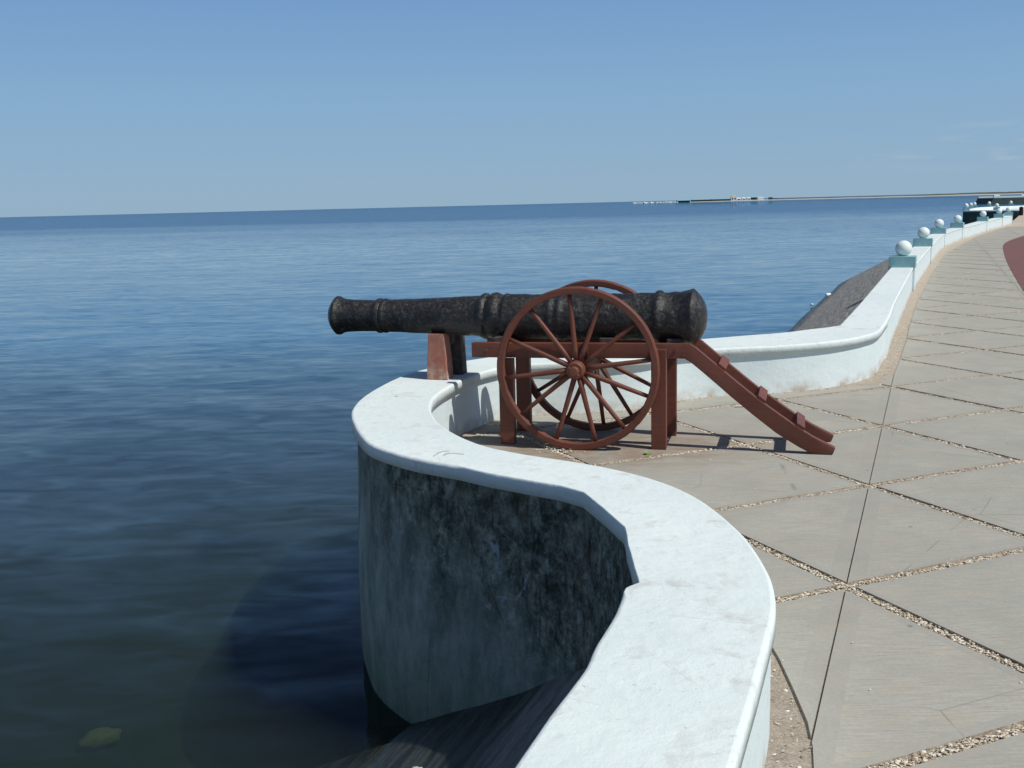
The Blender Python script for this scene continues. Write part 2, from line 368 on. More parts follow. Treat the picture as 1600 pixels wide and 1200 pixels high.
def m_simple(name, c1, c2, scale=6, rough=0.8, bump=0.3, bd=0.01, src='Pos', sc=(1, 1, 1), spec=0.3):
    k = NB(name, rough, spec); v = k.vec(sc, src=src); a = k.noise(v, scale, 6, 0.65)
    k.col(k.mix(k.rng(a, 0.32, 0.68), c1, c2)); k.bump(a, bump, bd)
    return k.m
def m_revet():
    k = NB('revetment_concrete', 0.6, 0.4); v = k.vec(src='Pos')
    ang = math.atan2(0.928, 0.3724)
    vs = k.vec((1, 1, 1), (0, 0, -ang), src='Pos')        # x runs along the shore
    g = k.n('ShaderNodeSeparateXYZ'); k.l(v, g.inputs[0])
    ms = k.n('ShaderNodeMapping'); ms.inputs['Scale'].default_value = (0.8, 5, 5); k.l(vs, ms.inputs[0])
    st = k.noise(ms.outputs[0], 2.6, 7, 0.7, 0.3); f = k.noise(v, 26, 6, 0.72)
    base = k.mix(k.rng(st, 0.34, 0.66), (0.17, 0.165, 0.15), (0.43, 0.41, 0.37))
    base = k.mix(k.rng(f, 0.5, 0.7, 0, 0.5), base, (0.17, 0.16, 0.14))
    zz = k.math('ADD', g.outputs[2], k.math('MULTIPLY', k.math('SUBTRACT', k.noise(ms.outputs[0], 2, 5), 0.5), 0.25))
    zz = k.math('SUBTRACT', zz, k.rng(g.outputs[1], 6.5, 9, 0.38, 0.0))  # in the near bay the wet dark climbs higher, painting in shade too
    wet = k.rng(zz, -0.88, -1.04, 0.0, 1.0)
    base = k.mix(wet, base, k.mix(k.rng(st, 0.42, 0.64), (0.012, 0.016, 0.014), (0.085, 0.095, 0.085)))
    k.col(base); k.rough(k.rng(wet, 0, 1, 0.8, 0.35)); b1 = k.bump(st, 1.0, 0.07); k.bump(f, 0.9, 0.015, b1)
    return k.m

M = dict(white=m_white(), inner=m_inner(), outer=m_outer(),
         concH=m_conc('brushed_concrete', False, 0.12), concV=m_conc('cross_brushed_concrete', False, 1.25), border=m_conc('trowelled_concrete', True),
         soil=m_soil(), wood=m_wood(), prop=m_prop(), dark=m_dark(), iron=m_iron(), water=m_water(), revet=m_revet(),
         peb1=m_peb('pale_shell', (0.64, 0.58, 0.46), (0.80, 0.76, 0.66)), peb2=m_peb('tan_pebble', (0.46, 0.37, 0.26), (0.60, 0.50, 0.37)),
         peb3=m_peb('brown_pebble', (0.22, 0.15, 0.10), (0.34, 0.25, 0.17)))
M['teal'] = m_simple('teal_paint', (0.23, 0.43, 0.45), (0.29, 0.50, 0.52), 14, 0.7)
M['ball'] = m_simple('white_ball_paint', (0.72, 0.80, 0.77), (0.80, 0.86, 0.83), 8, 0.6, 0.15)
M['seabed'] = m_simple('seabed_silt', (0.030, 0.034, 0.020), (0.085, 0.078, 0.042), 1.4, 0.9, 0.5, 0.05)
M['redpath'] = m_simple('red_paving', (0.15, 0.072, 0.068), (0.20, 0.10, 0.09), 5, 0.9)
M['farpave'] = m_simple('far_paving', (0.40, 0.37, 0.31), (0.48, 0.44, 0.37), 0.8, 0.9)
M['sand'] = m_simple('pale_sand', (0.34, 0.36, 0.36), (0.42, 0.44, 0.43), 0.05, 0.95)
M['scrub'] = m_simple('coastal_scrub', (0.05, 0.06, 0.04), (0.11, 0.10, 0.07), 0.1, 0.95)
M['bluer'] = m_simple('blue_roof', (0.18, 0.40, 0.46), (0.24, 0.48, 0.53), 0.3, 0.7)
M['pwhite'] = m_simple('white_render', (0.70, 0.74, 0.74), (0.78, 0.80, 0.79), 0.3, 0.8)
M['orange'] = m_simple('orange_tile', (0.50, 0.38, 0.28), (0.58, 0.45, 0.35), 0.3, 0.8)
M['shade'] = m_simple('dark_opening', (0.03, 0.04, 0.045), (0.05, 0.055, 0.06), 0.3, 0.8)
M['seawet'] = m_simple('algae_dark_stone', (0.035, 0.055, 0.050), (0.075, 0.095, 0.080), 1.5, 0.7, 0.6, 0.05)
M['green'] = m_simple('fresh_leaf', (0.16, 0.34, 0.04), (0.26, 0.48, 0.07), 40, 0.6, 0.2, 0.002)
M['paper'] = m_simple('white_scrap', (0.72, 0.73, 0.70), (0.82, 0.82, 0.80), 20, 0.8)
M['rock'] = m_simple('yellowish_rock', (0.24, 0.20, 0.08), (0.33, 0.27, 0.12), 9, 0.9, 0.6, 0.02)
M['sunlit_tan'] = m_simple('sunlit_slope_tan', (0.36, 0.30, 0.24), (0.62, 0.58, 0.50), 28, 0.9, 0.8, 0.02)
M['plastic'] = m_simple('white_plastic', (0.80, 0.84, 0.82), (0.86, 0.88, 0.86), 9, 0.35, 0.1)
M['paleg'] = m_simple('pale_green_plastic', (0.45, 0.62, 0.48), (0.55, 0.70, 0.58), 9, 0.4, 0.1)
M['black'] = m_simple('dark_bin_paint', (0.018, 0.010, 0.014), (0.04, 0.02, 0.02), 6, 0.5, 0.2)
M['scrape'] = m_simple('dark_scrape', (0.34, 0.34, 0.33), (0.62, 0.66, 0.65), 60, 0.9)
M['rubber'] = m_simple('end_grain', (0.12, 0.05, 0.035), (0.20, 0.085, 0.06), 30, 0.8)

# ------------------------------------------------------------------ plan lines of the sea wall
ZT = 0.42
def catmull(pts, step=0.05):
    pts = [Vector((p[0], p[1])) for p in pts]; out = []
    n = len(pts)
    for i in range(n - 1):
        p0 = pts[max(i - 1, 0)]; p1 = pts[i]; p2 = pts[i + 1]; p3 = pts[min(i + 2, n - 1)]
        L = (p2 - p1).length; k = max(1, int(L / step))
        # centripetal-ish tangents scaled to segment length
        t1 = (p2 - p0); t2 = (p3 - p1)
        t1 = t1.normalized() * L if t1.length > 1e-9 else t1
        t2 = t2.normalized() * L if t2.length > 1e-9 else t2
        for j in range(k):
            t = j / k; a = 2*t**3 - 3*t**2 + 1; b = t**3 - 2*t**2 + t; c = -2*t**3 + 3*t**2; d = t**3 - t**2
            out.append(p1 * a + t1 * b + p2 * c + t2 * d)
    out.append(pts[-1]); return out
def smooth(pts, it=3):
    for _ in range(it):
        pts = [pts[0]] + [(pts[i-1] + pts[i] * 2 + pts[i+1]) / 4 for i in range(1, len(pts) - 1)] + [pts[-1]]
    return pts
def offset(pts, d):
    """positive d moves to the left of the travel direction"""
    out = []; n = len(pts)
    for i in range(n):
        a = pts[max(i - 1, 0)]; b = pts[min(i + 1, n - 1)]; t = (b - a).normalized()
        out.append(pts[i] + Vector((-t.y, t.x)) * (d[i] if isinstance(d, list) else d))
    return out
def PX(lst, z=ZT): return [P(x, y, z).to_2d() for x, y in lst]
U = Vector((0.3724, 0.928)); W = Vector((0.928, -0.3724))

# inner top edge of the coping, from behind the camera round the bay and the bastion to the first pillar
innear = PX([(1147, 1200), (1165, 1132), (1180, 1085), (1192.5, 1035), (1201, 1005), (1209, 972), (1213, 945), (1212, 925), (1207, 905), (1195, 880), (1179, 855),
             (1160, 832), (1127, 802), (1090, 776), (1055, 759), (1015, 746), (965, 733), (915, 723), (865, 716), (832, 711), (800, 705), (762, 697), (737, 689),
             (717, 680), (700, 670), (685, 659), (676, 647), (673, 634), (678, 622), (690, 611), (705, 602), (722, 593), (745, 584), (768, 577), (805, 570), (850, 567.5), (905, 565.5), (960, 563), (1017, 558),
             (1070, 549), (1124, 544.5), (1167, 542.5), (1237, 538.5), (1300, 533), (1340, 527), (1366, 520.5)])
incorner = PX([(1366, 520.5), (1375, 516), (1382, 507), (1390, 494), (1398, 473), (1416, 438.7), (1427, 418)])
def fc(x, y):   # far pixels: keep their distance to the horizon
    T = 303.0 + 0.0000225 * (1600 - x) ** 2; my = YC + SL * (x - 800)
    return (x, y + (my - T))
infar = [P(*fc(x, y), 0.0).to_2d() for x, y in [(1454, 412), (1475.5, 386.5), (1503, 375), (1524, 368.5), (1541.5, 362.5), (1566, 356), (1581, 352)]]
inner = catmull([innear[0] - U * 6] + [innear[0] - U * 2] + innear) [:-1] + catmull(incorner)[:-1]
n_near = len(inner)
inner += catmull([incorner[-1]] + infar, 0.5)
inner = smooth(inner, 3)
# outer top edge
ob = PX([(799, 1200), (855, 1119), (913, 1042), (931, 1003), (954, 968), (966, 943), (973, 924)])
notch = PX([(976, 918), (983, 914.5), (997, 909.5)])
ofac = PX([(997, 909.5), (990, 887), (980, 850), (975, 823), (940, 792), (911, 769), (873, 758.5), (840, 753), (766, 739.5), (719, 729), (691, 724), (659, 718.5)])
ochip = PX([(656, 719.5), (653, 722)])
obas = PX([(659, 718.5), (637, 713.5), (607, 705), (579, 694.5), (564.5, 682.5), (556, 670), (550.5, 658), (548, 646), (551, 636), (560, 625), (575, 614), (600, 600), (628, 587.5), (659, 577.5),
           (713, 566), (735, 562), (775, 556.5), (850, 549), (930, 542), (1020, 535), (1106, 528.7), (1167, 523.8), (1223, 519.5), (1260, 515), (1311, 508.5)])
ofar1 = PX([(1311, 508.5), (1340, 477.5), (1391, 418.5)])
outer_far_tail = offset([p for p in inner[n_near + 2:]], 0.42)
cap_outer = [ob[0] - U * 6] + catmull([ob[0] - U * 1] + ob) + notch[:-1] + ofac[:-1] + smooth(catmull(obas), 2)[:-1] + ofar1[:-1] + catmull([ofar1[-1]] + [outer_far_tail[k] for k in range(0, len(outer_far_tail), 6)] + [outer_far_tail[-1]], 0.5)

def jitter(pts, a, sc):
    return [p + Vector((noise.noise(Vector((p.x * sc, p.y * sc, 3.1))), noise.noise(Vector((p.x * sc, p.y * sc, 9.7))))) * a for p in pts]
def densify(pts, step):
    out = []
    for a, b in zip(pts, pts[1:]):
        k = max(1, int((b - a).length / step)) if a.y < 20 else max(1, int((b - a).length / 1.0))
        for j in range(k): out.append(a.lerp(b, j / k))
    out.append(pts[-1]); return out
cap_outer = jitter(densify(cap_outer, 0.03), 0.0025, 7)
cap_inner = jitter(densify(inner, 0.03), 0.002, 5)

def poly_face(bm, pts, z, mi=0):
    co = [Vector(p) for p in pts]; n = len(co)
    r = delaunay_2d_cdt(co, [], [list(range(n))], 1, 1e-6)
    vs = [bm.verts.new((v.x, v.y, z)) for v in r[0]]
    for f in r[2]:
        if len({*f}) >= 3:
            try: bm.faces.new([vs[i] for i in f]).material_index = mi
            except ValueError: pass
def loft(bm, rings, mi=0, closed=False):
    R = [[bm.verts.new(p) for p in r] for r in rings]
    for a, b in zip(R, R[1:]):
        n = len(a)
        for i in range(n if closed else n - 1):
            j = (i + 1) % n
            f = bm.faces.new((a[i], a[j], b[j], b[i])); f.material_index = mi; f.smooth = True
    return R
def z3(pts, z): return [(p.x, p.y, z) for p in pts]

sea_wall = empty('sea_wall', (0.75, 4.5, 0))
tag(sea_wall, 'long white parapet wall curving round the cannon bastion and along the promenade', 'wall')
OFF = Vector((0.75, 4.5, 0))
def place(o):   # children of the wall keep world coordinates
    o.matrix_parent_inverse = Matrix.Translation(-Vector(o.parent.location)); return o
# coping: rounded nose, vertical lip
bm = bmesh.new()
def lipz(p):     # the coping lip is deepest round the bay and bastion
    return 0.072 if p.y < 10.9 else 0.03
rad = 0.018
def wob(p, a=0.003): return a * noise.noise(Vector((p[0] * 3, p[1] * 3, 0.5)))
for side, line in ((-1, cap_outer), (1, cap_inner)):
    s = side
    prof = [(rad * 1.0, 0), (rad * 0.62, -0.0015), (rad * 0.3, -rad * 0.3), (rad * 0.08, -rad * 0.65), (0, -rad)]
    if side < 0: sharp = [0.35 if (-0.45 < p.x < 0.5 and 3.3 < p.y < 5.1) else 1.0 for p in line]
    else: sharp = [1.0] * len(line)
    rings = []
    for off, dz in prof:
        o = offset(line, [s * off * q for q in sharp]); rings.append([(p.x, p.y, ZT + dz + wob(p)) for p in o])
    rings.append([(p.x, p.y, ZT - lipz(p)) for p in line])
    o = offset(line, s * 0.09); rings.append([(p.x, p.y, ZT - lipz(p) - 0.006) for p in o])
    loft(bm, rings)
to = offset(cap_outer, [-rad * (0.35 if (-0.45 < p.x < 0.5 and 3.3 < p.y < 5.1) else 1.0) for p in cap_outer]); ti = offset(cap_inner, rad)
# top sheet, slightly uneven
co = to + ti[::-1]
extra = []
r = delaunay_2d_cdt(co, [], [list(range(len(co)))], 1, 1e-6)
vs = [bm.verts.new((v.x, v.y, ZT + wob(v))) for v in r[0]]
for f in r[2]:
    try: bm.faces.new([vs[i] for i in f])
    except ValueError: pass
coping = place(link('coping', bm, M['white'], sea_wall))
# dark scrapes rubbed into the limewash
def ribbon(bm, pts, w_):
    q = smooth(catmull(PX(pts), 0.01), 1); a = offset(q, w_ / 2); b = offset(q, -w_ / 2)
    loft(bm, [[(p.x, p.y, ZT + wob(p) + .0035) for p in a], [(p.x, p.y, ZT + wob(p) + .0035) for p in b]])
bm = bmesh.new()
ribbon(bm, [(678, 713.5), (684, 709), (692, 706), (703, 705)], .007); ribbon(bm, [(694, 712), (700, 709), (712, 709), (726, 710.5)], .008)
ribbon(bm, [(617, 619), (622, 619.5)], .012)
place(link('scrape', bm, M['scrape'], sea_wall))
# body
body_outer_src = [ob[0] - U * 6] + catmull([ob[0] - U * 1] + ob[:-1] + [ofac[0].lerp(ofac[1], .5) + Vector((-0.0, 0.0))]) [:-1]
bo1 = smooth(densify([ob[0] - U * 6] + ob[:-1], 0.06), 4)
bo1 = [p + W * 0.012 for p in bo1]
fac = smooth(densify([p for p in ofac[1:]], 0.06), 12)
bo2 = offset(fac, -0.05)
bo3 = offset(smooth(densify(obas, 0.06), 6), -0.035)
bo4 = offset(densify(ofar1, 0.1), -0.02)
bo5 = offset(catmull([ofar1[-1]] + [outer_far_tail[k] for k in range(0, len(outer_far_tail), 6)] + [outer_far_tail[-1]], 0.5), -0.01)
body_outer = smooth(bo1 + bo2 + bo3 + bo4[1:-1] + bo5[1:], 3)
body_inner = offset(cap_inner, 0.0)
ovh = []
for p in cap_inner:
    if p.y < 4.2 : ovh.append(0.012)
    elif p.y < 11: ovh.append(0.03)
    else: ovh.append(0.012)
body_inner = smooth(offset(cap_inner, ovh), 3)
bm = bmesh.new()
def batter(line, z):
    b = 0.045 * max(0, min(1, (0.3 - z) / 1.0))
    o = offset(line, b)
    return [(p.x + 0.008 * fbm(Vector((p.x * 2, p.y * 2, z * 2))), p.y + 0.008 * fbm(Vector((p.x * 2 + 7, p.y * 2, z * 2))), z) for p in o]
loft(bm, [batter(body_outer, z) for z in (ZT - 0.012, 0.30, 0.15, 0.0, -0.2, -0.4, -0.6, -0.8, -1.0, -1.2, -1.9)], 1)
loft(bm, [z3(body_inner, z) for z in (ZT - 0.012, 0.2, -0.03)] + [z3(offset(body_inner, -0.02), -0.3)], 0)
bmesh.ops.holes_fill
body = place(link('wall_body', bm, [M['inner'], M['outer']], sea_wall))

# ------------------------------------------------------------------ ground, paving
def xy(px, py): return P(px, py, 0).to_2d()
ib = [p for p in body_inner]
# land sheet: from the middle of the wall to far inland
mid = offset(inner, 0.2)
landp = [mid[k] for k in range(0, len(mid), 3)] + [mid[-1]]
endp = landp[-1]
bast2 = [Vector((31, 65)), Vector((37.7, 78.2)), Vector((34.4, 79.6)), Vector((36.9, 85)), Vector((40.0, 91)), Vector((42.3, 95.5)), Vector((46, 97.6)), Vector((60, 99)), Vector((160, 130))]
land_out = landp + bast2 + [Vector((400, 500)), Vector((600, 300)), Vector((600, -60)), Vector((landp[0].x, -60))]
bm = bmesh.new(); poly_face(bm, land_out, -0.010)
g = link('ground', bm, M['soil']); tag(g, kind='structure')

# slab lattice
V1 = Vector((1.455, 4.42)); D = 1.751
region = PX([(1272, 1200), (1270, 1165), (1262, 1128), (1240, 1077), (1218, 1030), (1203, 1004)], 0)
region = [region[0] - U * 6, region[0] - U * 1.0] + region
strip = offset(body_inner, -0.11)
i0 = min(range(len(strip)), key=lambda i: (strip[i] - region[-1]).length if strip[i].y < 4 else 9)
seg = [strip[i] for i in range(i0 + 1, len(strip)) if strip[i].y < 9.2 and i < n_near * 3]
seg = [p for k, p in enumerate(seg) if k % 3 == 0]
kkeep = []
for p in seg:
    kkeep.append(p)
    if p.x > 2.6: break
edge2 = PX([(1255, 613), (1320, 606), (1375, 600), (1397, 585), (1405, 566), (1416, 533), (1421, 510), (1431, 478), (1444, 452), (1458, 424), (1476, 397), (1503, 382)], 0)
edge3 = [P(*fc(x, y), 0).to_2d() for x, y in [(1524, 372), (1542, 366), (1566, 359), (1582, 354.5)]]
region = region + kkeep + edge2 + edge3 + [Vector((33, 52)), Vector((22, 14)), Vector((14, -3))]
PVX = []  # CDT input
verts = []; faces = []; meta = []
def addpoly(pts, m):
    base = len(verts); verts.extend(pts); faces.append(list(range(base, base + len(pts)))); meta.append(m)
addpoly(region[::-1], ('R',))
gap = 0.031
def inset_poly(pts, d):
    """convex polygon inset; d per edge"""
    n = len(pts); area = sum(pts[i].cross(pts[(i+1) % n]) for i in range(n)); sg = 1 if area > 0 else -1
    lines = []
    for i in range(n):
        a = pts[i]; b = pts[(i+1) % n]; t = (b - a).normalized(); nn = Vector((-t.y, t.x)) * sg
        lines.append((a + nn * d[i], t))
    out = []
    for i in range(n):
        p, t = lines[i-1]; q, s = lines[i]
        den = t.cross(s); k = (q - p).cross(s) / den; out.append(p + t * k)
    return out
sid = 0; rs0 = random.Random(5)
for m in range(-2, 16):
    for n in range(-5, 33):
        for half in (0, 1):
            c = V1 + W * (m + 0.5 * half) * D + U * (n + 0.5 * (1 - half)) * D
            if c.x < -2.5 or c.y > 53 or c.y < -4 or c.x > 30: continue
            top = c + U * D / 2; bot = c - U * D / 2; l = c - W * D / 2; rgt = c + W * D / 2
            polys = [([bot, rgt, top], [gap, gap, 0.003], 1), ([bot, top, l], [0.003, gap, gap], 0)] if half == 0 else [([bot, rgt, top, l], [gap] * 4, 1 if (m + n) % 2 else 0)]
            for pts, dd, br in polys:
                o = inset_poly(pts, dd); i_ = inset_poly(o, [rs0.uniform(.060, .085) if d_ < .01 else rs0.uniform(.030, .055) for d_ in dd])
                addpoly(o, ('B', sid, br)); addpoly(i_, ('I', sid, br)); sid += 1
r = delaunay_2d_cdt(verts, [], faces, 0, 1e-5)
bm = bmesh.new(); lay = bm.faces.layers.int.new('sid'); vd = {}
def sv(i, s):
    if (i, s) not in vd: vd[(i, s)] = bm.verts.new((r[0][i].x, r[0][i].y, slabz[s]))
    return vd[(i, s)]
rs = random.Random(3); slabz = [rs.uniform(-0.002, 0.002) for _ in range(sid)]; tintv = [rs.random() for _ in range(sid)]
for f, of in zip(r[2], r[5]):
    if 0 not in of or len(of) < 2: continue
    ms = [meta[k] for k in of if k > 0]; s = ms[0][1]
    inn = any(a[0] == 'I' for a in ms)
    try: F_ = bm.faces.new([sv(i, s) for i in f])
    except ValueError: continue
    F_.material_index = (1 + ms[0][2]) if inn else 0; F_[lay] = s + 1
be = [e for e in bm.edges if len(e.link_faces) == 1]
ret = bmesh.ops.extrude_edge_only(bm, edges=be)
nv = [v for v in ret['geom'] if isinstance(v, bmesh.types.BMVert)]
for v in nv: v.co.z -= 0.03
for f in ret['geom']:
    if isinstance(f, bmesh.types.BMFace): f.material_index = 3
sids = [f[lay] for f in bm.faces]
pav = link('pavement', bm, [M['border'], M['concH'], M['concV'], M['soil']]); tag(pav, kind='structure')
at = pav.data.attributes.new('tint', 'FLOAT', 'FACE')
for i, s in enumerate(sids): at.data[i].value = tintv[s - 1] if s > 0 else 0.5

# far paving beyond the slabs and the red walk at the right
bm = bmesh.new()
fp = [Vector((25.3, 51.4)), Vector((31.4, 65)), Vector((38.0, 78.3)), Vector((36, 80)), Vector((37.6, 85)), Vector((40.6, 91)), Vector((43, 95.4)), Vector((46, 97)), Vector((60, 98.6)), Vector((110, 110)), Vector((80, 45)), Vector((33.5, 51.5))]
poly_face(bm, fp, -0.012); tag(link('promenade', bm, M['farpave']), kind='structure')
bm = bmesh.new()
rp = [P(x, y, 0).to_2d() for x, y in [(1600, 455.5), (1585, 431.5), (1574.5, 412), (1567.7, 391), (1568.5, 382), (1577.5, 376), (1600, 368.5)]]
rp = catmull(rp, 0.3)
rp = [Vector((40, 12)), rp[0] + Vector((4, -5))] + rp + [rp[-1] + Vector((6, 1.5)), Vector((60, 34))]
poly_face(bm, rp, 0.006); tag(link('path', bm, M['redpath']), kind='structure')

# gravel in the joints (uncountable)
class Strip: pass
def point_in(pt, poly):
    c = False; n = len(poly); x, y = pt
    for i in range(n):
        a = poly[i]; b = poly[i-1]
        if (a.y > y) != (b.y > y) and x < (b.x - a.x) * (y - a.y) / (b.y - a.y) + a.x: c = not c
    return c
bm = bmesh.new()
def pebble(x, y, z, s, mi):
    q = Matrix.Rotation(rs.uniform(0, 6.28), 3, 'Z') @ Matrix.Rotation(rs.uniform(-.5, .5), 3, 'X')
    a, b, c = s * rs.uniform(.8, 1.5), s * rs.uniform(.6, 1.0), s * rs.uniform(.3, .6)
    vs = [bm.verts.new(q @ Vector((dx * a, dy * b, dz * c)) + Vector((x, y, z))) for dx, dy, dz in
          ((1, 0, 0), (.3, .95, .1), (-.8, .6, -.1), (-.85, -.55, .1), (.4, -.9, -.05), (.1, .05, 1), (-.05, 0, -1))]
    for i in range(5):
        for t in (5, 6):
            f = bm.faces.new((vs[i], vs[(i+1) % 5], vs[t])); f.material_index = mi; f.smooth = False
regl = [p for p in region]
# convex-ish lookups are costly, so sample the strips directly
d1 = (U + W).normalized(); d2 = (U - W).normalized(); side = D / math.sqrt(2)
def pick(): 
    t = rs.random(); return 0 if t < .45 else (1 if t < .86 else 2)
simple_reg = [region[0]] + region[2:]
for dirv, nrm in ((d1, d2), (d2, d1)):
    for kk in range(-14, 22):
        base = V1 + nrm * kk * side
        s = -14.0
        while s < 26:
            c = base + dirv * s
            dist = c.length
            step = 0.0014 if dist < 6 else (0.0026 if dist < 9 else (0.008 if dist < 13 else 0.02))
            if c.y < 1.9 or c.x < -1.5 or c.x / max(c.y, .1) > 0.56 or c.y > 24: s += 0.1; continue
            o = rs.gauss(0, 0.5)
            o = max(-1, min(1, o)) * (gap - 0.004)
            p = c + nrm * o
            if point_in(p, regl): pebble(p.x, p.y, rs.uniform(-0.009, -0.002), rs.uniform(.0028, .0075) * (1 if dist < 7 else (1.35 if dist < 13 else 2.0)), pick())
            s += step * rs.uniform(.5, 1.5)
# grit strip between slabs and wall
for k in range(6500):
    i = rs.randrange(len(body_inner)); p0 = body_inner[i]
    if p0.y < 1.7 or p0.y > 14: continue
    p = p0 + Vector((rs.uniform(0, .45), rs.uniform(-.2, .1)))
    if not point_in(p, regl): 
        if p0.y > 4.3:
            t = (body_inner[min(i+1, len(body_inner)-1)] - body_inner[i-1]).normalized(); p = p0 + Vector((t.y, -t.x)) * rs.uniform(.005, .12)
        pebble(p.x, p.y, rs.uniform(-0.010, -0.006), rs.uniform(.003, .009), pick())
# a scatter of loose chips on the slabs
for k in range(240):
    c = Vector((rs.uniform(0.3, 4.5), rs.uniform(2.2, 10)))
    if point_in(c, regl): pebble(c.x, c.y, 0.004, rs.uniform(.002, .0055), 0)
for k in range(70):   # crumbs under the near wheel
    p = P(880 + rs.gauss(0, 18), 703 + rs.gauss(0, 3), 0); pebble(p.x, p.y, .005, rs.uniform(.003, .008), 0)
gv = link('gravel', bm, [M['peb1'], M['peb2'], M['peb3']]); tag(gv, 'pale shell gravel filling the joints between the triangular slabs', 'gravel', kind='stuff')

# ------------------------------------------------------------------ revetment, seabed, water
toe = [Vector((-0.8, 5.5)) + U * t for t in (-16, -8, -6, -4, -2, 0, 2, 4, 6, 8, 10, 13, 16, 20, 24)]
tp = [p + W * 2.0 for p in toe]
tail = offset(inner, 0.42)
tail = [p for p in tail if p.y > 33][::4]
for a in tail:
    toe.append(a - W * 2.6); tp.append(a - W * 0.4)
prevt = toe[0]; T2 = []; 
for a, b in zip(toe, tp):
    T2.append((a, b))
toeD = densify([a for a, b in T2], 0.25); 
def topof(p):
    return p + W * 2.0
rows = []
for z, d in [(-2.2, -2.0), (-1.65, -1.0), (-1.1, 0), (-0.96, .25), (-0.825, .5), (-0.69, .75), (-0.55, 1.0), (-0.41, 1.25), (-0.275, 1.5), (-0.14, 1.75), (-0.04, 1.95), (-0.035, 4.5)]:
    rows.append([(p.x + W.x * d + 0.02 * fbm(Vector((p.x, p.y, z * 3))), p.y + W.y * d, (z + (0.02 * fbm(Vector((p.x * 1.3 + d, p.y * 1.3, 4))) - 0.13 * max(0, min(1, (9 - p.y) / 3)) * max(0, min(1, 1.9 - d))) * (0 if z > -.05 else 1))) for p in toeD])
bm = bmesh.new(); loft(bm, rows)
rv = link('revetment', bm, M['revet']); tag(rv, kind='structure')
bm = bmesh.new(); loft(bm, [[(-600, y, z), (600, y, z)] for y, z in ((-60, -1.8), (14, -1.85), (60, -3.0), (900, -9))])
tag(link('seabed', bm, M['seabed']), kind='structure')
bm = bmesh.new()
vs = [bm.verts.new((x, y, z)) for z in (-1.1, -12.0) for x, y in ((-26000, -300), (26000, -300), (26000, 30000), (-26000, 30000))]
for q in ((0, 1, 2, 3), (7, 6, 5, 4), (0, 4, 5, 1), (1, 5, 6, 2), (2, 6, 7, 3), (3, 7, 4, 0)): bm.faces.new([vs[i] for i in q])
tag(link('water', bm, M['water']), kind='structure')

# ------------------------------------------------------------------ pillars with balls
def make_pillar():
    root = empty('ball_pillar')
    bm = bmesh.new(); add_box(bm, (-0.205, 0.2, 0.515), (0.45, 0.42, 0.20), bev=0.008)
    b = link('pillar_block', bm, M['teal'], root)
    bm = bmesh.new(); add_box(bm, (-0.21, 0.2, 0.195), (0.445, 0.40, 0.43), bev=0.004); link('pilaster', bm, M['inner'], root)
    bm = bmesh.new(); bmesh.ops.create_uvsphere(bm, u_segments=32, v_segments=20, radius=0.143)
    o = link('ball', bm, M['ball'], root, smooth=True, loc=(-0.20, 0.2, 0.61 + 0.138))
    return root
def copy_thing(o):
    c = o.copy(); COL.objects.link(c)
    for ch in o.children:
        d = ch.copy(); COL.objects.link(d); d.parent = c; d.matrix_parent_inverse = ch.matrix_parent_inverse.copy()
    return c
proto = make_pillar()
def wall_dir(p):
    i = min(range(1, len(inner) - 1), key=lambda k: (inner[k] - p).length); t = inner[i+1] - inner[i-1]; return math.atan2(t.y, t.x) - math.pi / 2
pl = [(P(1427, 455, 0).to_2d(), 'nearest white ball on a teal pillar on the promenade wall')]
for (x, y), lab in zip([(1454, 412), (1475.5, 386.5), (1503, 375), (1541.5, 362.5), (1566, 356), (1581.5, 352)],
        ['white ball on teal pillar, second back along the promenade wall', 'white ball on teal pillar, third back along the promenade wall',
         'white ball on teal pillar, fourth back, left of the dark bastion wall', 'white ball on teal pillar, fifth back, in front of the dark bastion wall',
         'white ball on teal pillar, sixth back along the promenade wall', 'white ball on teal pillar at the far end of the near promenade wall']):
    pl.append((P(*fc(x, y), 0).to_2d(), lab))
b2 = [((34.6, 79.6), 'tiny white ball pillar at the seaward corner of the distant bastion'), ((36.9, 85), 'second tiny ball pillar on the seaward side of the distant bastion'),
      ((39.1, 89.2), 'third tiny ball pillar on the seaward side of the distant bastion'), ((41.3, 93.5), 'fourth tiny ball pillar on the seaward side of the distant bastion'),
      ((36.6, 79.0), 'tiny white ball pillar on the near side of the distant bastion'), ((44.4, 97.5), 'tiny ball pillar on the pale far parapet below the pier tip'),
      ((47.2, 99.2), 'rightmost tiny ball pillar on the pale far parapet')]
pl += [(Vector(a), l) for a, l in b2]
for i, (p, lab) in enumerate(pl):
    o = proto if i == 0 else copy_thing(proto)
    o.location = (p.x, p.y, 0); o.rotation_euler = (0, 0, wall_dir(p) if p.y < 55 else -0.38)
    tag(o, lab, 'pillar', 'ball-topped pillars along the promenade wall')

# distant second bastion parapet
fb = empty('distant_bastion_wall', (34.5, 79, 0)); tag(fb, 'far white bastion parapet with dark algae-stained sea face', 'wall')
line = [Vector(p) for p in ((37.9, 78.1), (34.2, 79.3), (36.9, 85), (40.0, 91), (42.0, 94.6), (44.4, 97.2), (48.5, 99.6))]
bm = bmesh.new(); ol = offset(line, 0.22); il = offset(line, -0.22)
loft(bm, [z3(il, 0), z3(il, ZT), z3(ol, ZT), z3(ol, ZT - .1)], 0)
place(link('parapet', bm, M['inner'], fb))
bm = bmesh.new(); loft(bm, [z3(ol, ZT - .1), z3(ol, -1.9)], 0)
place(link('sea_face', bm, M['seawet'], fb))

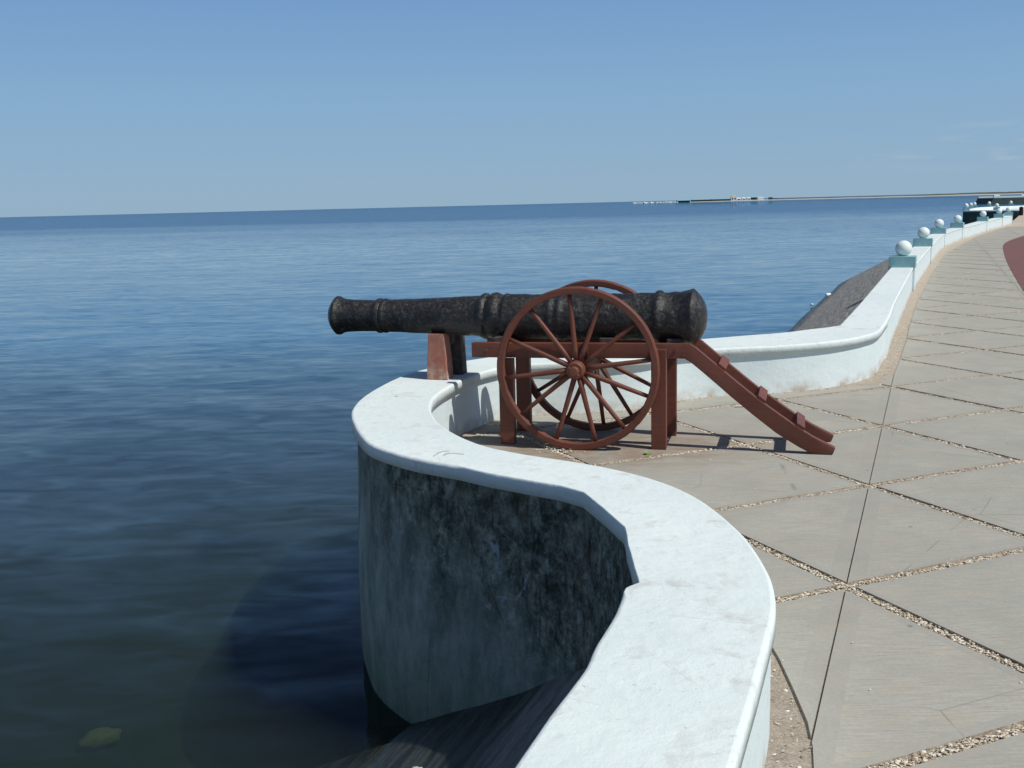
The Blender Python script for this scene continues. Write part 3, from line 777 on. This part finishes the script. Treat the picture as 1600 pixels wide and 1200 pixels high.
# dark pier still further out
pe = P(1549, fc(1549, 321)[1], -1.1)
pier = empty('pier', (pe.x, pe.y, -1.1)); tag(pier, 'distant dark stone pier with pale parapet entering from the right', 'pier')
L_ = 90
bm = bmesh.new()
pr = [(0.0, -0.2), (0.0, 0.0), (0.75, 1.75)]
for x0, x1 in ((0, L_),):
    vs = [bm.verts.new(v) for v in ((-0.6, 0, -0.8), (0.5, 0, 1.45), (L_, 0, 1.45), (L_, 0, -0.8), (-0.6, 9, -0.8), (0.5, 9, 1.45), (L_, 9, 1.45), (L_, 9, -0.8))]
    for q in ((0, 1, 2, 3), (7, 6, 5, 4), (0, 4, 5, 1), (1, 5, 6, 2), (2, 6, 7, 3), (0, 3, 7, 4)): bm.faces.new([vs[i] for i in q])
link('pier_body', bm, M['seawet'], pier)
bm = bmesh.new(); add_box(bm, (L_ / 2 + .4, 0.25, 1.62), (L_ - .2, 0.5, 0.34)); add_box(bm, (L_ / 2 + .4, 8.7, 1.66), (L_ - .2, 0.5, 0.42))
link('parapet', bm, M['inner'], pier)
for x in (1.3, 7.8, 14.0, 20):
    bm = bmesh.new(); add_box(bm, (x, 0.25, 2.0), (1.6 if x < 3 else .9, .55, 0.42), taper=(.8, .8)); link('parapet_block', bm, M['ball'], pier)
bm = bmesh.new(); add_box(bm, (14.3, 4.5, 1.9), (7.5, 3.0, 0.9), bev=.1); link('shelter', bm, M['shade'], pier)

# bin near the right frame edge
q = P(*fc(1595.3, 340), 0)
bn = empty('litter_bin', (q.x, q.y, 0)); tag(bn, 'small dark bin on the far promenade at the right edge', 'bin')
bm = bmesh.new(); add_lathe(bm, [(0, .08), (.05, .12), (.5, .14), (.52, .16), (.55, .155)], 'Z', 16); link('bin_body', bm, M['black'], bn, True)
bm = bmesh.new(); add_lathe(bm, [(.55, .15), (.60, .12), (.64, .04), (.645, .0)], 'Z', 16); link('lid', bm, M['black'], bn, True)

# ------------------------------------------------------------------ far shore
def far(px, up=0.0, dist=1300.0):
    x = (px - 800) / F * dist * 1.0
    return x
DS = 1300.0
def fx(px): 
    p = P(px, YC + SL * (px - 800) + 3.4, -1.1); k = DS / p.y; return p.x * k if False else (RX.x * (px - 800) / F + fw.x) / (fw.y - UX.y * ((YC - 600) / F)) * DS
bm = bmesh.new()
n = 160; x0 = fx(1060); x1 = 2600
top = []
rows = [[], [], [], [], []]
for i in range(n + 1):
    t = (i / n) ** 1.6; x = x0 + (x1 - x0) * t
    e = min(1, i / 6); hgt = (1.0 + 0.9 * t + 0.35 * noise.noise(Vector((x * .02, 0, 0)))) * e
    for r_, (dy, z) in zip(rows, ((0, -1.5), (3 + 2 * noise.noise(Vector((x * .01, 3, 0))), -1.0), (12, -1.1 + hgt), (60, -1.1 + hgt * 1.2), (300, -1.4))):
        r_.append((x, DS + dy, z))
loft(bm, rows); tag(link('shore', bm, M['sand']), kind='structure')
bm = bmesh.new(); rows = [[], [], [], []]
xs = fx(1230)
for i in range(300):
    x = xs + (2600 - xs) * (i / 299) ** 1.4
    hh = 0.6 + 0.5 * noise.noise(Vector((x * .05, 1, 0))) + 1.2 * max(0, min(1, (x - fx(1440)) / 90)) + .5 * noise.noise(Vector((x * .25, 5, 0)))
    for r_, (dy, z) in zip(rows, ((20, 0.2), (26, 0.2 + hh * .8), (40, 0.4 + hh), (80, 0.0))): r_.append((x, DS + dy, z))
loft(bm, rows); tag(link('shore_scrub', bm, M['scrub']), 'low dark scrub along the top of the distant sand spit', 'scrub', kind='stuff')
# pale rock breakwater at the left tip
bm = bmesh.new(); xa, xb = fx(997), fx(1066)
for i in range(120):
    t = i / 119; x = xa + (xb - xa) * t; s = rs.uniform(.9, 1.5)
    add_box(bm, (x, DS + rs.uniform(-2, 3), -0.9 + rs.uniform(-.2, .8)), (s * 1.6, s * 1.5, s), rot=Matrix.Rotation(rs.uniform(-.5, .5), 3, 'Y') @ Matrix.Rotation(rs.uniform(0, 3), 3, 'Z'))
bk = link('breakwater', bm, M['pwhite']); tag(bk, 'low pale rock breakwater at the left tip of the far spit', 'breakwater')

def far_building(name, label, cat, px0, px1, h, wallm, roofm, kind='gable', dy=15, base=0.0, group=None, openings=0):
    xa, xb = fx(px0), fx(px1); wd = xb - xa; cx = (xa + xb) / 2; y = DS + dy; d = min(10, max(4, wd * .6))
    o = empty(name, (cx, y, base)); tag(o, label, cat, group)
    bm = bmesh.new(); add_box(bm, (0, 0, h * .32), (wd * .96, d, h * .68 + .6)); link('wall', bm, wallm, o)
    bm = bmesh.new()
    if kind == 'gable':
        pr = [(-d * .6, h * .66), (0, h), (d * .6, h * .66)]
        a = [bm.verts.new((-wd / 2, y_, z_)) for y_, z_ in pr]; b = [bm.verts.new((wd / 2, y_, z_)) for y_, z_ in pr]
        for i in range(2): bm.faces.new((a[i], a[i+1], b[i+1], b[i]))
        bm.faces.new(a[::-1]); bm.faces.new(b); bm.faces.new((a[0], b[0], b[2], a[2]))
    elif kind == 'vault':
        k = 12; a = []; b = []
        for i in range(k + 1):
            t = math.pi * i / k; a.append(bm.verts.new((-wd / 2 * math.cos(t), -d * .55, h * .35 + h * .65 * math.sin(t)))); b.append(bm.verts.new((-wd / 2 * math.cos(t), d * .55, h * .35 + h * .65 * math.sin(t))))
        for i in range(k): bm.faces.new((a[i], a[i+1], b[i+1], b[i]))
        bm.faces.new(a[::-1]); bm.faces.new(b)
    else: add_box(bm, (0, 0, h * .83), (wd, d * 1.1, h * .32), taper=(.5, .5))
    link('roof', bm, roofm, o)
    for i in range(openings):
        bm = bmesh.new(); add_box(bm, ((i + .5) / openings * wd * .9 - wd * .45, -d * .5 - .03, h * .3), (wd * .55 / openings, .1, h * .36)); link('opening', bm, M['shade'], o)
    return o
far_building('boathouse', 'long low blue-roofed boathouse at left end of far settlement', 'building', 1065, 1086, 3.1, M['shade'], M['bluer'], base=-.9, dy=6)
far_building('long_shed', 'very long low blue-roofed shed left of the far tower', 'building', 1091, 1120, 2.4, M['scrub'], M['bluer'])
far_building('long_shed', 'low blue-green shed touching the left side of the far tower', 'building', 1121, 1152, 2.6, M['scrub'], M['bluer'])
far_building('tower_house', 'tallest white building with orange roof on the far spit', 'building', 1153, 1162, 6.4, M['pwhite'], M['orange'], 'hip', openings=2)
far_building('beach_hut', 'small white hut just right of the far tower', 'hut', 1163, 1168.5, 3.0, M['pwhite'], M['pwhite'], openings=1)
far_building('beach_hut', 'small white hut, left one of the separate pair on the spit', 'hut', 1171, 1176, 3.2, M['pwhite'], M['pwhite'], openings=1)
far_building('beach_hut', 'small white hut, right one of the separate pair on the spit', 'hut', 1179, 1184, 3.3, M['pwhite'], M['pwhite'], openings=1)
far_building('blue_hall', 'grey-blue roofed hall behind the white vaulted hangar', 'building', 1188, 1200, 4.6, M['shade'], M['bluer'], dy=30)
far_building('hangar', 'bright white vaulted hangar at right end of far settlement', 'building', 1195, 1205, 3.8, M['pwhite'], M['pwhite'], 'vault')
far_building('dark_shack', 'small dark shack alone right of the white hangar', 'hut', 1213, 1219, 2.8, M['scrub'], M['scrub'])

# ------------------------------------------------------------------ cannon
CO = Vector((0.551, 7.45, 0)); CA = math.radians(-15.5)
cannon = empty('cannon', CO, CA)
tag(cannon, 'black iron cannon on a red-brown two-wheeled carriage aimed out to sea', 'cannon')
# local axes: x along the gun (muzzle at -x), y away from the camera
prof = [(-1.975, .030), (-1.985, .050), (-1.985, .085), (-1.975, .103), (-1.958, .124), (-1.944, .139), (-1.934, .147), (-1.922, .148), (-1.912, .142), (-1.895, .133), (-1.865, .126), (-1.80, .121), (-1.72, .119), (-1.64, .118), (-1.615, .119),
        (-1.605, .126), (-1.592, .131), (-1.578, .131), (-1.566, .126), (-1.560, .123), (-1.553, .127), (-1.540, .130), (-1.525, .126), (-1.515, .122), (-1.48, .122), (-1.35, .126), (-1.2, .132), (-1.05, .1385), (-0.9, .145), (-0.79, .150),
        (-0.775, .160), (-0.755, .170), (-0.735, .168), (-0.725, .157), (-0.715, .158), (-0.69, .169), (-0.665, .174), (-0.64, .168), (-0.625, .159), (-0.60, .160), (-0.59, .166), (-0.575, .167), (-0.56, .161), (-0.45, .160), (-0.3, .161),
        (-0.27, .163), (-0.255, .173), (-0.235, .175), (-0.22, .164), (-0.20, .163), (-0.185, .173), (-0.165, .173), (-0.15, .163), (0.0, .162), (0.2, .163), (0.4, .166), (0.48, .168), (0.490, .178), (0.505, .186), (0.53, .185), (0.545, .172),
        (0.60, .172), (0.66, .173), (0.668, .177), (0.69, .182), (0.712, .188), (0.732, .195), (0.742, .196), (0.752, .190), (0.775, .166), (0.795, .142), (0.815, .112), (0.828, .078), (0.834, .04), (0.836, .0)]
# refine the profile
pf = []
for (a, ra), (b, rb) in zip(prof, prof[1:]):
    k = max(1, int((b - a) / 0.02))
    for j in range(k): pf.append((a + (b - a) * j / k, ra + (rb - ra) * j / k))
pf.append(prof[-1])
def rough_iron(s, a, r):
    if r < 0.06: return 0
    x, y, z = s, r * math.cos(a), r * math.sin(a); p = Vector((x, y, z))
    k = 0.35 + 0.65 * max(0, min(1, (s + 1.3) / 1.0))
    return k * (0.0055 * fbm(p * 9, 5) + 0.0035 * noise.noise(p * 34) + 0.0028 * noise.noise(p * 70))
bm = bmesh.new(); add_lathe(bm, pf, 'X', 120, rough_iron, c=(0, 0, 0.897))
add_tube(bm, (0.0, -.2, .86), (0.0, .2, .86), .045, .045, 20)
for v in bm.verts:
    t = max(0.0, (0.75 - v.co.x)) / 2.735          # 0 at the breech, 1 at the muzzle: the gun lies a little askew on its bed
    v.co.y = v.co.y * (1 + .02 * t) + .03 + .15 * t
    v.co.z = .897 + (v.co.z - .897) * (1 + .02 * t) - .016 * t
    v.co.x = .75 - (.75 - v.co.x) * 1.028
barrel = link('barrel', bm, M['iron'], cannon); autosmooth(barrel, 50)
bm = bmesh.new(); add_lathe(bm, [(-1.60, .0), (-1.60, .052), (-1.976, .054), (-1.9872, .058), (-1.9872, .049), (-1.975, .0475), (-1.61, .046), (-1.61, .0)], 'X', 32, c=(0, 0, .897))
for v in bm.verts:
    t = max(0.0, (0.75 - v.co.x)) / 2.735
    v.co.y = v.co.y + .03 + .15 * t; v.co.z -= .016 * t; v.co.x = .75 - (.75 - v.co.x) * 1.028
link('bore', bm, M['black'], barrel)

def plank(name, prof2d, y0, y1, m=None, bev=.006, parent=None):
    bm = bmesh.new(); a = [bm.verts.new((x, y0, z)) for x, z in prof2d]; b = [bm.verts.new((x, y1, z)) for x, z in prof2d]; n = len(a)
    bm.faces.new(a); bm.faces.new(b[::-1])
    for i in range(n): bm.faces.new((a[i], b[i], b[(i+1) % n], a[(i+1) % n]))
    bmesh.ops.bevel(bm, geom=list(bm.edges), offset=bev, segments=2, affect='EDGES', profile=.7)
    o = link(name, bm, m or M['wood'], parent or cannon); autosmooth(o, 40); return o
railp = [(-.815, .622), (-.815, .728), (.735, .735), (.735, .634)]
for y0, y1 in ((-.19, -.125), (.20, .265)):
    plank('cheek_rail', railp, y0, y1)
    # trail: sloping beam, its foot flattened on the paving
    tr_ = [(.70, .733), (.741, .733), (.78, .708), (.923, .588), (1.075, .462), (1.20, .361), (1.437, .192), (1.56, .116), (1.705, .045), (1.69, .003), (1.55, .003), (1.47, .045), (1.321, .136), (1.16, .262), (1.023, .375), (.85, .525), (.755, .610), (.70, .637)]
    plank('trail_beam', tr_, y0 + .001, y1 - .001, bev=.005)
for s, z, an_ in ((.945, .568, 39), (1.212, .352, 37), (1.47, .172, 33)):
    bm = bmesh.new(); add_box(bm, (s, .035, z), (.064, .40, .044), rot=Matrix.Rotation(math.radians(an_), 3, 'Y'), bev=.004)
    o = link('trail_step', bm, M['wood'], cannon)
# posts
for x0, x1, y0, y1, top in ((.482, .585, -.232, -.168, .70), (-.605, -.50, -.232, -.168, .62), (.50, .603, .215, .28, .70), (-.60, -.495, .215, .28, .62)):
    bm = bmesh.new(); add_box(bm, ((x0 + x1) / 2, (y0 + y1) / 2, top / 2 + .001), (x1 - x0, y1 - y0, top), bev=.005); link('post', bm, M['wood'], cannon)
bm = bmesh.new(); add_box(bm, (-.02, .03, .545), (.10, .52, .10), bev=.006); axb = link('axle_beam', bm, M['wood'], cannon)
bm = bmesh.new(); add_tube(bm, (-.02, -.40, .567), (-.02, .43, .567), .022, .022, 16); link('axle_rod', bm, M['wood'], cannon)
for x in (.54, -.55):
    bm = bmesh.new(); add_box(bm, (x, .037, .655), (.07, .33, .06), bev=.005); link('cross_beam', bm, M['wood'], cannon)
for y0, y1 in ((-.203, -.188), (.262, .277)):
    bm = bmesh.new(); add_box(bm, (.02, (y0 + y1) / 2, .68), (.034, y1 - y0, .125), bev=.003); link('axle_strap', bm, M['wood'], cannon)
for x, z in ((.645, .69), (.70, .655), (-.70, .675)):
    bm = bmesh.new(); add_tube(bm, (x, -.205, z), (x, -.18, z), .011, .011, 8); link('bolt', bm, M['wood'], cannon)
# cradle wedges that carry the breech
for x in (-.62, .15, .62):
    bm = bmesh.new(); add_box(bm, (x, .037, .725), (.09, .33, .07), bev=.006); link('bolster', bm, M['dark'], cannon)

ANG = [90 + a for a in (-82, -52, -20, 4, 38 - 3, 67, 98, 127 - 1, 159, 188, 218, 248)]
SPK = [8, 38, 70, 95, 128, 157, 188, 219, 253, 284, 309, 340]
def make_wheel(y, hubdir, phase=0.0, lean=0.0):
    wh = bpy.data.objects.new('wheel', None); COL.objects.link(wh); wh.parent = cannon; wh.location = (-.02, y, .567); wh.rotation_euler = (lean, phase, 0)
    Ro, Ri, hd = .570, .520, .025
    # rim: six felloes with fine joints
    for q in range(1):
        bm = bmesh.new(); N = 144; ring = []
        secs = [(Ri, -hd), (Ri + .006, -hd - .004), (Ro - .010, -hd - .004), (Ro, -hd + .003), (Ro, hd - .003), (Ro - .010, hd + .004), (Ri + .006, hd + .004), (Ri, hd)]
        for i in range(N):
            a = 2 * math.pi * i / N
            j = 0.0
            for f in range(6):
                dd = abs((a - math.radians(18 + 60 * f) + math.pi) % (2 * math.pi) - math.pi)
                if dd < 0.02: j = .0035
            rw = .0018 * noise.noise(Vector((math.cos(a) * 3, math.sin(a) * 3, y * 9)))
            ring.append([bm.verts.new(((r - (j if r > Ri + .02 else -j) + rw) * math.cos(a), yy * (1 - j * 12), (r - (j if r > Ri + .02 else -j) + rw) * math.sin(a))) for r, yy in secs])
        for i in range(N):
            for k_ in range(8): bm.faces.new((ring[i][k_], ring[(i+1) % N][k_], ring[(i+1) % N][(k_+1) % 8], ring[i][(k_+1) % 8]))
        o = link('rim', bm, M['wood'], wh); autosmooth(o, 30)
    for d in SPK:
        a = math.radians(d); c, s_ = math.cos(a), math.sin(a)
        bm = bmesh.new(); add_tube(bm, (.05 * c, 0, .05 * s_), (.52 * c, 0, .52 * s_), .0195, .0145, 14, rings=6); link('spoke', bm, M['wood'], wh, smooth=True)
    bm = bmesh.new()
    add_lathe(bm, [(-.085, .0), (-.085, .052), (-.075, .060), (-.055, .064), (.055, .066), (.075, .060), (.085, .05), (.085, 0)], 'Y', 32)
    h = link('hub', bm, M['wood'], wh); autosmooth(h, 35)
    bm = bmesh.new()
    s0 = hubdir
    add_lathe(bm, [(s0 * .08, .034), (s0 * .118, .033), (s0 * .124, .028), (s0 * .126, .0)], 'Y', 24)
    add_tube(bm, (-.035, s0 * .115, .028), (.035, s0 * .115, -.028), .006, .006, 8)
    c = link('axle_cap', bm, M['wood'], wh); autosmooth(c, 35)
    return wh
make_wheel(-.30, -1, 0.0)
make_wheel(.345, 1, math.radians(7))

# prop under the muzzle, standing on the coping
pr_ = empty('muzzle_prop', CO + Matrix.Rotation(CA, 3, 'Z') @ Vector((-1.125, .075, ZT)), CA)
tag(pr_, 'tapered red wooden prop under the cannon muzzle standing on the white wall', 'prop')
bm = bmesh.new(); add_box(bm, (-.025, -.01, .173), (.165, .15, .346), taper=(.74, .9), bev=.007); link('front_block', bm, M['prop'], pr_)
bm = bmesh.new(); add_box(bm, (.045, .225, .165), (.10, .12, .33), taper=(.8, .9), bev=.006); link('rear_block', bm, M['dark'], pr_)
bm = bmesh.new(); add_box(bm, (.02, .12, .29), (.07, .12, .07), bev=.005); link('spacer', bm, M['dark'], pr_)

# ------------------------------------------------------------------ small things
def blob(name, loc, size, m, label, cat, seed=1, sub=3, amp=.3):
    bm = bmesh.new(); bmesh.ops.create_icosphere(bm, subdivisions=sub, radius=1)
    for v in bm.verts:
        k = 1 + amp * noise.noise(v.co * 1.6 + Vector((seed, 0, 0))) + amp * .4 * noise.noise(v.co * 5 + Vector((0, seed, 0)))
        v.co = Vector((v.co.x * size[0], v.co.y * size[1], v.co.z * size[2])) * k
    o = link(name, bm, m, smooth=True, loc=loc); tag(o, label, cat); return o
q = P(155, 1150, -1.76); o = blob('rock', (q.x, q.y, -1.78), (.13, .075, .06), M['rock'], 'yellowish rock lying just under the dark water at lower left', 'rock', 4); o.rotation_euler = (0, 0, .45)
q = P(658, 1204, -.78); blob('rock', (q.x, q.y, -.80), (.06, .035, .03), M['sunlit_tan'], 'small tan bump standing in for a sunlit bit of the wet slope at the bottom of the bay', 'rock', 9, 4, .6)  # added bump; its pale tan stands in for sun on the slope
def bottle(loc, r, l, m, label, rz):
    o = empty('bottle', loc, rz); tag(o, label, 'bottle')
    bm = bmesh.new(); add_lathe(bm, [(-l / 2, 0), (-l / 2, r * .8), (-l * .42, r), (l * .2, r), (l * .36, r * .45), (l * .42, r * .4)], 'X', 20); link('bottle_body', bm, m, o, True)
    bm = bmesh.new(); add_lathe(bm, [(l * .42, r * .46), (l * .5, r * .46), (l * .5, 0)], 'X', 14); link('cap', bm, M['teal'], o, True)
q = P(1295, 461.5, -1.04); bottle((q.x, q.y, -1.03), .055, .19, M['plastic'], 'white plastic bottle washed up against the slope at the waterline', .2)
q = P(1269, 476.5, -1.06); bottle((q.x, q.y, -1.05), .03, .09, M['paleg'], 'smaller pale green bottle floating left of the white one', .5)
q = P(1158, 636.5, 0)
bm = bmesh.new(); g_ = [[bm.verts.new((i * .018 - .045, j * .012 - .012, .006 + .012 * noise.noise(Vector((i * .7, j * .9, 2)))+ .006)) for j in range(4)] for i in range(6)]
for i in range(5):
    for j in range(3): bm.faces.new((g_[i][j], g_[i+1][j], g_[i+1][j+1], g_[i][j+1]))
bmesh.ops.solidify(bm, geom=bm.faces[:], thickness=.003)
tag(link('paper_scrap', bm, M['paper'], loc=(q.x, q.y, .004)), 'crumpled white scrap lying on the slab behind the carriage trail', 'litter')
q = P(1043, 688, 0); blob('pebble', (q.x, q.y, .008), (.012, .009, .009), M['paper'], 'single white pebble at the foot of the right-hand cannon posts', 'pebble', 3, 2)
q = P(1012, 710.5, 0)
bm = bmesh.new()
for k in range(16):
    a = rs.uniform(0, 6.28); l = rs.uniform(.02, .045); e = rs.uniform(.2, 1.1); wv = Vector((math.cos(a), math.sin(a), 0)); n_ = Vector((-wv.y, wv.x, 0)) * l * .28
    p0 = Vector((rs.uniform(-.01, .01), rs.uniform(-.01, .01), 0)); p1 = p0 + wv * l * .5 * math.cos(e) + Vector((0, 0, l * .6 * math.sin(e))); p2 = p0 + wv * l * math.cos(e) + Vector((0, 0, l * math.sin(e) * .8))
    bm.faces.new([bm.verts.new(v) for v in (p0, p1 + n_, p2, p1 - n_)])
tag(link('weed', bm, M['green'], loc=(q.x, q.y, -.006)), 'tiny bright green weed sprouting from the gravel joint by the wheel', 'plant')
